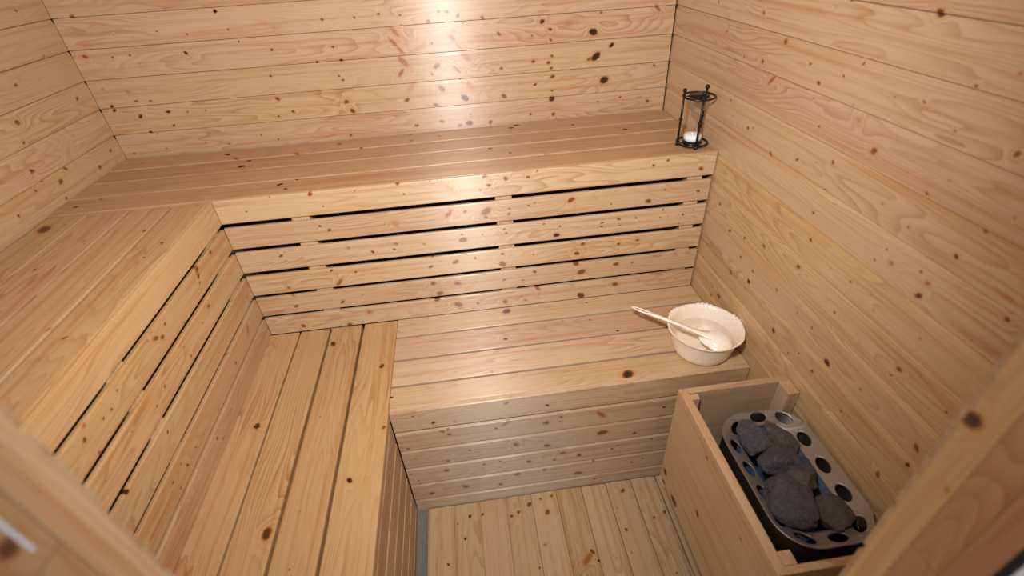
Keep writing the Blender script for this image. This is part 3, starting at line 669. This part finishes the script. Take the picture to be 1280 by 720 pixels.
ht = root('sauna_heater', (1.835, -1.24, 0.30), 'dark electric stove with a pale oval-holed rim inside the pine box', 'heater')
HX0, HX1, HY0, HY1, HZ = 1.725, 1.943, -1.414, -1.072, 0.574
HC = Vector(((HX0 + HX1) / 2, (HY0 + HY1) / 2, HZ))


def rrect(x0, x1, y0, y1, r, n=8):
    pts = []
    for cx, cy, a0 in ((x1 - r, y1 - r, 0), (x0 + r, y1 - r, 90), (x0 + r, y0 + r, 180), (x1 - r, y0 + r, 270)):
        for i in range(n + 1):
            a = math.radians(a0 + 90 * i / n)
            pts.append((cx + r * math.cos(a), cy + r * math.sin(a)))
    return pts


def flat_plate(name, loops, thick, bev, mat, parent, loc):
    cu = bpy.data.curves.new(name, 'CURVE')
    cu.dimensions = '2D'
    cu.fill_mode = 'BOTH'
    cu.extrude = thick / 2
    cu.bevel_depth = bev
    cu.bevel_resolution = 2
    for lp in loops:
        s = cu.splines.new('POLY')
        s.points.add(len(lp) - 1)
        for p, (px, py) in zip(s.points, lp):
            p.co = (px, py, 0, 1)
        s.use_cyclic_u = True
    tmp = bpy.data.objects.new('tmp', cu)
    COL.objects.link(tmp)
    bpy.context.view_layer.update()
    me = bpy.data.meshes.new_from_object(tmp.evaluated_get(bpy.context.evaluated_depsgraph_get()))
    bpy.data.objects.remove(tmp)
    me.name = name
    me.materials.clear()
    o = link(name, me, parent, mat)
    o.location = Vector(loc) - loc_of(parent)
    return o


def ell(cx, cy, a, b, rot, n=24):
    c, s = math.cos(rot), math.sin(rot)
    return [(cx + a * math.cos(t) * c - b * math.sin(t) * s, cy + a * math.cos(t) * s + b * math.sin(t) * c) for t in [2 * math.pi * i / n for i in range(n)]]


HOLES = [(1.842, -1.087, 0), (1.902, -1.100, -45), (1.918, -1.163, 90), (1.918, -1.236, 90), (1.918, -1.306, 90), (1.903, -1.376, 50),
         (1.842, -1.395, 0), (1.776, -1.386, -35), (1.748, -1.338, 90), (1.747, -1.280, 90), (1.747, -1.220, 90), (1.748, -1.158, 90), (1.776, -1.107, 40)]
HOLES = [(x - HC.x, y - HC.y, math.radians(r)) for x, y, r in HOLES]
loops = [rrect(HX0 - HC.x, HX1 - HC.x, HY0 - HC.y, HY1 - HC.y, 0.078),
         rrect(1.764 - HC.x, 1.899 - HC.x, -1.376 - HC.y, -1.106 - HC.y, 0.040)]
loops += [ell(x, y, 0.0222, 0.0133, r) for x, y, r in HOLES]
rim = flat_plate('rim', loops, 0.002, 0.0014, RIM, ht, HC)
for v in rim.data.vertices:           # the rim dips like a funnel towards the stones
    hx, hy, r = (HX1 - HX0) / 2, (HY1 - HY0) / 2, 0.078
    qx, qy = abs(v.co.x) - hx + r, abs(v.co.y) - hy + r
    d = r - math.hypot(max(qx, 0), max(qy, 0)) - min(max(qx, qy), 0)
    v.co.z -= 0.42 * max(0.0, min(d, 0.05))


def wall_loop(name, lp, z0, z1, mat, parent, floor_z=None, taper=1.0):
    bm = bmesh.new()
    a = [bm.verts.new((x * taper, y * taper, z0)) for x, y in lp]
    b = [bm.verts.new((x, y, z1)) for x, y in lp]
    n = len(lp)
    for i in range(n):
        bm.faces.new((a[i], a[(i + 1) % n], b[(i + 1) % n], b[i]))
    bm.faces.new(a)
    o = mesh_obj(name, bm, mat, parent, True)
    md = o.modifiers.new('thickness', 'SOLIDIFY')
    md.thickness = 0.0015
    o.location = HC - loc_of(parent)
    return o


wall_loop('body', rrect(HX0 + 0.004 - HC.x, HX1 - 0.004 - HC.x, HY0 + 0.004 - HC.y, HY1 - 0.004 - HC.y, 0.075), -0.27, -0.0035, HEATERBODY, ht)
wall_loop('stone_basket', rrect(1.766 - HC.x, 1.897 - HC.x, -1.374 - HC.y, -1.108 - HC.y, 0.039), -0.12, -0.018, BASKET, ht, taper=0.9)
bm = bmesh.new()
bmesh.ops.create_uvsphere(bm, u_segments=20, v_segments=12, radius=1.0, matrix=Matrix.Diagonal((0.0165, 0.0105, 0.007, 1)))
kb = mesh_obj('pilot_button', bm, GLOSSBLACK, ht)
kb.location = HC + Vector((HOLES[5][0], HOLES[5][1], -0.006)) - loc_of(ht)
kb.rotation_euler = (0, 0, HOLES[5][2])
tag(kb, 'glossy black domed button in the rim')
for y in (-1.12, -1.352):
    boxp('wall_bracket', ht, (HX1 - 0.006, y - 0.012, 0.545), (W - 0.001, y + 0.012, 0.562), BLACKMETAL, 0.001)


def stone(loc, size, rotz, tilt, seed, mat, label):
    bm = bmesh.new()
    bmesh.ops.create_icosphere(bm, subdivisions=4, radius=1.0)
    off = Vector((seed * 7.3, seed * 3.1, seed * 5.7))
    r = random.Random(seed)
    planes = []
    for _ in range(11):
        n = Vector((r.gauss(0, 1), r.gauss(0, 1), r.gauss(0, 0.8))).normalized()
        planes.append((n, r.uniform(0.50, 0.84)))
    for v in bm.verts:
        d = v.co.normalized()
        rad = 1.0
        for n, h in planes:
            c = d.dot(n)
            if c > 0.05:
                rad = min(rad, h / c)
        p = d * rad
        p *= 1 + 0.16 * noise.noise(d * 1.4 + off) + 0.07 * noise.noise(d * 4 + off) + 0.04 * noise.noise(d * 11 + off) + 0.02 * noise.noise(d * 25 + off)
        v.co = Vector((p.x * size[0] * 0.97, p.y * size[1] * 0.97, p.z * size[2]))
    bmesh.ops.smooth_vert(bm, verts=bm.verts, factor=0.12, use_axis_x=True, use_axis_y=True, use_axis_z=True)
    o = mesh_obj('heater_stone', bm, mat, None, False)
    o.location = loc
    o.rotation_euler = (tilt[0], tilt[1], rotz)
    return tag(o, label, 'stone', 'stones in the sauna heater')


stone((1.797, -1.150, 0.575), (0.0396, 0.0638, 0.0374), 0.15, (0.55, -0.1), 3, STONE, 'tall grey stone standing highest, at the back left of the stove')
stone((1.861, -1.150, 0.566), (0.0462, 0.0506, 0.0330), 0.5, (0.1, 0.3), 5, STONE_BROWN, 'brownish stone at the back right of the stove, behind the big dark one')
stone((1.822, -1.214, 0.578), (0.0550, 0.0550, 0.0396), 0.9, (0.25, 0.1), 8, STONE, 'big dark grey stone in the middle of the stove, in front of the tall one')
stone((1.876, -1.213, 0.552), (0.024, 0.030, 0.024), 0.2, (0.0, 0.4), 11, STONE_BLUE, 'small stone wedged against the right side of the basket')
stone((1.845, -1.268, 0.580), (0.0550, 0.0396, 0.0286), 0.5, (-0.1, 0.1), 14, STONE_BROWN, 'pale flat grey stone right of centre, leaning over the largest stone')
stone((1.790, -1.310, 0.582), (0.0638, 0.0660, 0.0352), -0.5, (0.05, -0.15), 17, STONE, 'largest grey stone at the front left of the stove')
stone((1.858, -1.338, 0.562), (0.0506, 0.0550, 0.0374), 0.6, (-0.1, 0.2), 21, STONE_BROWN, 'rounded brown-grey stone at the front right of the stove')
stone((1.795, -1.362, 0.535), (0.030, 0.024, 0.022), 0.1, (0, 0), 24, STONE_BLUE, 'small bluish stone low at the front edge of the basket')
stone((1.788, -1.255, 0.532), (0.024, 0.022, 0.022), 0.1, (0, 0), 27, STONE_BLUE, 'small dark blue stone low at the left edge of the basket')
for i, (x, y) in enumerate(((1.82, -1.14), (1.83, -1.25), (1.84, -1.33))):
    pass

# ------------------------------------------------------------------ bowl, water, ladle
BC = Vector((1.838, -0.776, ZL))
bw = root('bowl', BC, 'cream plastic bowl with a scalloped rim on the lower seat by the right wall', 'bowl')


def rim_wave(r, z, a):
    """groups of four small scallops, smooth rim between them"""
    if z > 0.088:
        ph = (a / (2 * math.pi) * 6 + 0.12) % 1.0
        w = max(0.0, math.sin(math.pi * (ph / 0.46))) if ph < 0.46 else 0.0
        s = abs(math.sin(ph / 0.46 * math.pi * 4)) if ph < 0.46 else 0.0
        return r + (0.0034 * s * (w ** 0.3) if r > 0.106 else 0.0), z + 0.0034 * s * (w ** 0.3)
    if 0.012 < z < 0.08 and r > 0.079:
        e = math.sin(math.pi * (z - 0.012) / 0.068)
        return r + 0.0009 * e * math.sin(9 * a + 55 * z), z
    return r, z


bm = bmesh.new()
prof = [(0.0, 0.0), (0.05, 0.0), (0.070, 0.001), (0.079, 0.006), (0.0845, 0.014), (0.0875, 0.026), (0.0905, 0.040), (0.0935, 0.054), (0.0968, 0.068), (0.100, 0.080),
        (0.1035, 0.088), (0.1095, 0.0935), (0.1105, 0.0945), (0.1095, 0.0950), (0.1030, 0.0902), (0.0985, 0.081), (0.0945, 0.066), (0.0905, 0.050), (0.0865, 0.032), (0.081, 0.014), (0.070, 0.005), (0.05, 0.003), (0.0, 0.003)]
lathe(bm, prof, 192, rim_wave)
mesh_obj('shell', bm, PLASTIC, bw)
bm = bmesh.new()
lathe(bm, [(0.0904, 0.0516), (0.0900, 0.0520), (0.0, 0.0520)], 64)
wt = mesh_obj('water', bm, WATER, None)
wt.location = BC
tag(wt, 'shallow clear water standing in the cream bowl', 'water')

LP = [(1.664, -0.619, 0.588), (1.67, -0.628, 0.592), (1.675, -0.643, 0.597), (1.684, -0.662, 0.603), (1.697, -0.687, 0.611), (1.712, -0.713, 0.617), (1.731, -0.736, 0.62), (1.764, -0.757, 0.6120), (1.794, -0.773, 0.6020), (1.822, -0.785, 0.5930), (1.850, -0.798, 0.5875)]
lr = root('ladle', LP[5], 'pinkish white plastic ladle lying face down in the cream bowl, handle over its rim', 'ladle')
bm = bmesh.new()
hw = [0.0020, 0.0068, 0.0086, 0.0098, 0.0092, 0.0076, 0.0064, 0.0060, 0.0066, 0.0110, 0.0200]
hole = [0.0, 0.0, 0.0032, 0.0030, 0.0, 0, 0, 0, 0, 0, 0]
# refine the spine
pts, ws, hs = [], [], []
for i in range(len(LP) - 1):
    for j in range(4):
        t = j / 4
        pts.append(Vector(LP[i]).lerp(Vector(LP[i + 1]), t) - Vector(LP[5]))
        ws.append(hw[i] + (hw[i + 1] - hw[i]) * t)
        hs.append(hole[i] + (hole[i + 1] - hole[i]) * t)
pts.append(Vector(LP[-1]) - Vector(LP[5])); ws.append(hw[-1]); hs.append(0)
hs[0] = 0
rows = []
for i, p in enumerate(pts):
    d = pts[min(i + 1, len(pts) - 1)] - pts[max(i - 1, 0)]
    sd = Vector((d.y, -d.x, 0)).normalized()
    ridge = 0.0016 if hs[i] == 0 and i > 18 else 0.0
    row = []
    for t in (-1, 0, 1):
        pass
    h = hs[i]
    row = [bm.verts.new(p + sd * (-ws[i])), bm.verts.new(p + sd * (-max(h, ws[i] * 0.3 if h == 0 and False else h)) + Vector((0, 0, ridge)))]
    row += [row[1]] if h == 0 else [bm.verts.new(p + sd * h)]
    row += [bm.verts.new(p + sd * ws[i])]
    rows.append(row)
for r0, r1 in zip(rows, rows[1:]):
    for a, b in ((0, 1), (2, 3)):
        vs_ = []
        for v in (r0[a], r0[b], r1[b], r1[a]):
            if v not in vs_:
                vs_.append(v)
        if len(vs_) > 2:
            bm.faces.new(vs_)
hd = mesh_obj('handle', bm, LADLE, lr)
hd.modifiers.new('thickness', 'SOLIDIFY').thickness = 0.0035
bm = bmesh.new()
dome = [(0.0, 0.0215), (0.010, 0.0208), (0.019, 0.0185), (0.027, 0.0140), (0.0325, 0.0085), (0.0360, 0.0020), (0.0385, 0.0006), (0.0385, -0.0008), (0.0350, -0.0006), (0.0315, 0.0065), (0.026, 0.0122), (0.018, 0.0168), (0.009, 0.0190), (0.0, 0.0197)]
lathe(bm, dome, 48)
for v in bm.verts:      # drawn out towards the handle
    v.co *= 1.16
    if v.co.x < 0:
        v.co.x *= 1.2
        v.co.y *= 1 - 0.25 * min(1.0, -v.co.x / 0.048)
scp = mesh_obj('scoop', bm, LADLE, lr)
scp.location = Vector((1.868, -0.8060, 0.5715)) - Vector(LP[5])
scp.rotation_euler = (0, math.radians(5), math.radians(-28))

# ------------------------------------------------------------------ hourglass
HB = Vector((1.896, -0.379, ZU))
hr = root('hourglass', HB, 'small hourglass in a black wire frame on the upper bench by the right wall', 'hourglass')
RH, Z0, Z1 = 0.0465, 0.0110, 0.1500
for z in (Z0, Z1):
    bm = bmesh.new()
    tube(bm, [(RH * math.cos(a), RH * math.sin(a), z) for a in [2 * math.pi * i / 56 for i in range(56)]], 0.0028, 10, True)
    mesh_obj('ring', bm, BLACKMETAL, hr)
PA = [math.radians(a) for a in (172, 262, 38)]
for a in PA:
    bm = bmesh.new()
    x, y = (RH - 0.002) * math.cos(a), (RH - 0.002) * math.sin(a)
    tube(bm, [(x, y, 0.006), (x, y, 0.166)], 0.0032, 10)
    for z, r in ((0.0066, 0.0064), (0.083, 0.0058), (0.168, 0.0064), (Z1, 0.0046)):
        ball(bm, (x, y, z), r)
    mesh_obj('post', bm, BLACKMETAL, hr)
for z0, z1 in ((0.0075, 0.0135), (0.1480, 0.1540)):
    bm = bmesh.new()
    lathe(bm, [(0, z0), (0.0285, z0), (0.0300, (z0 + z1) / 2), (0.0285, z1), (0, z1)], 32)
    for a in PA:       # arms that tie the disc to the ring
        tube(bm, [(0.026 * math.cos(a), 0.026 * math.sin(a), (z0 + z1) / 2), (RH * math.cos(a), RH * math.sin(a), (z0 + z1) / 2)], 0.0016, 8)
    mesh_obj('cap_disc', bm, BLACKMETAL, hr)
outer = [(0.0200, 0.0140), (0.0262, 0.0175), (0.0285, 0.0250), (0.0275, 0.0340), (0.0235, 0.0450), (0.0170, 0.0580), (0.0100, 0.0700), (0.0050, 0.0775), (0.0032, 0.0805)]
up = [(r, 0.162 - z) for r, z in reversed(outer)]
bm = bmesh.new()
lathe(bm, outer + [(0.0028, 0.081)] + up, 40)
mesh_obj('glass_bulb', bm, GLASS, hr)
bm = bmesh.new()
lathe(bm, [(0.0, 0.0142), (0.0190, 0.0146), (0.0252, 0.0180), (0.0274, 0.0250), (0.0266, 0.0335), (0.0225, 0.0370), (0.0120, 0.0395), (0.0, 0.0410)], 40)
mesh_obj('sand', bm, SAND, hr)
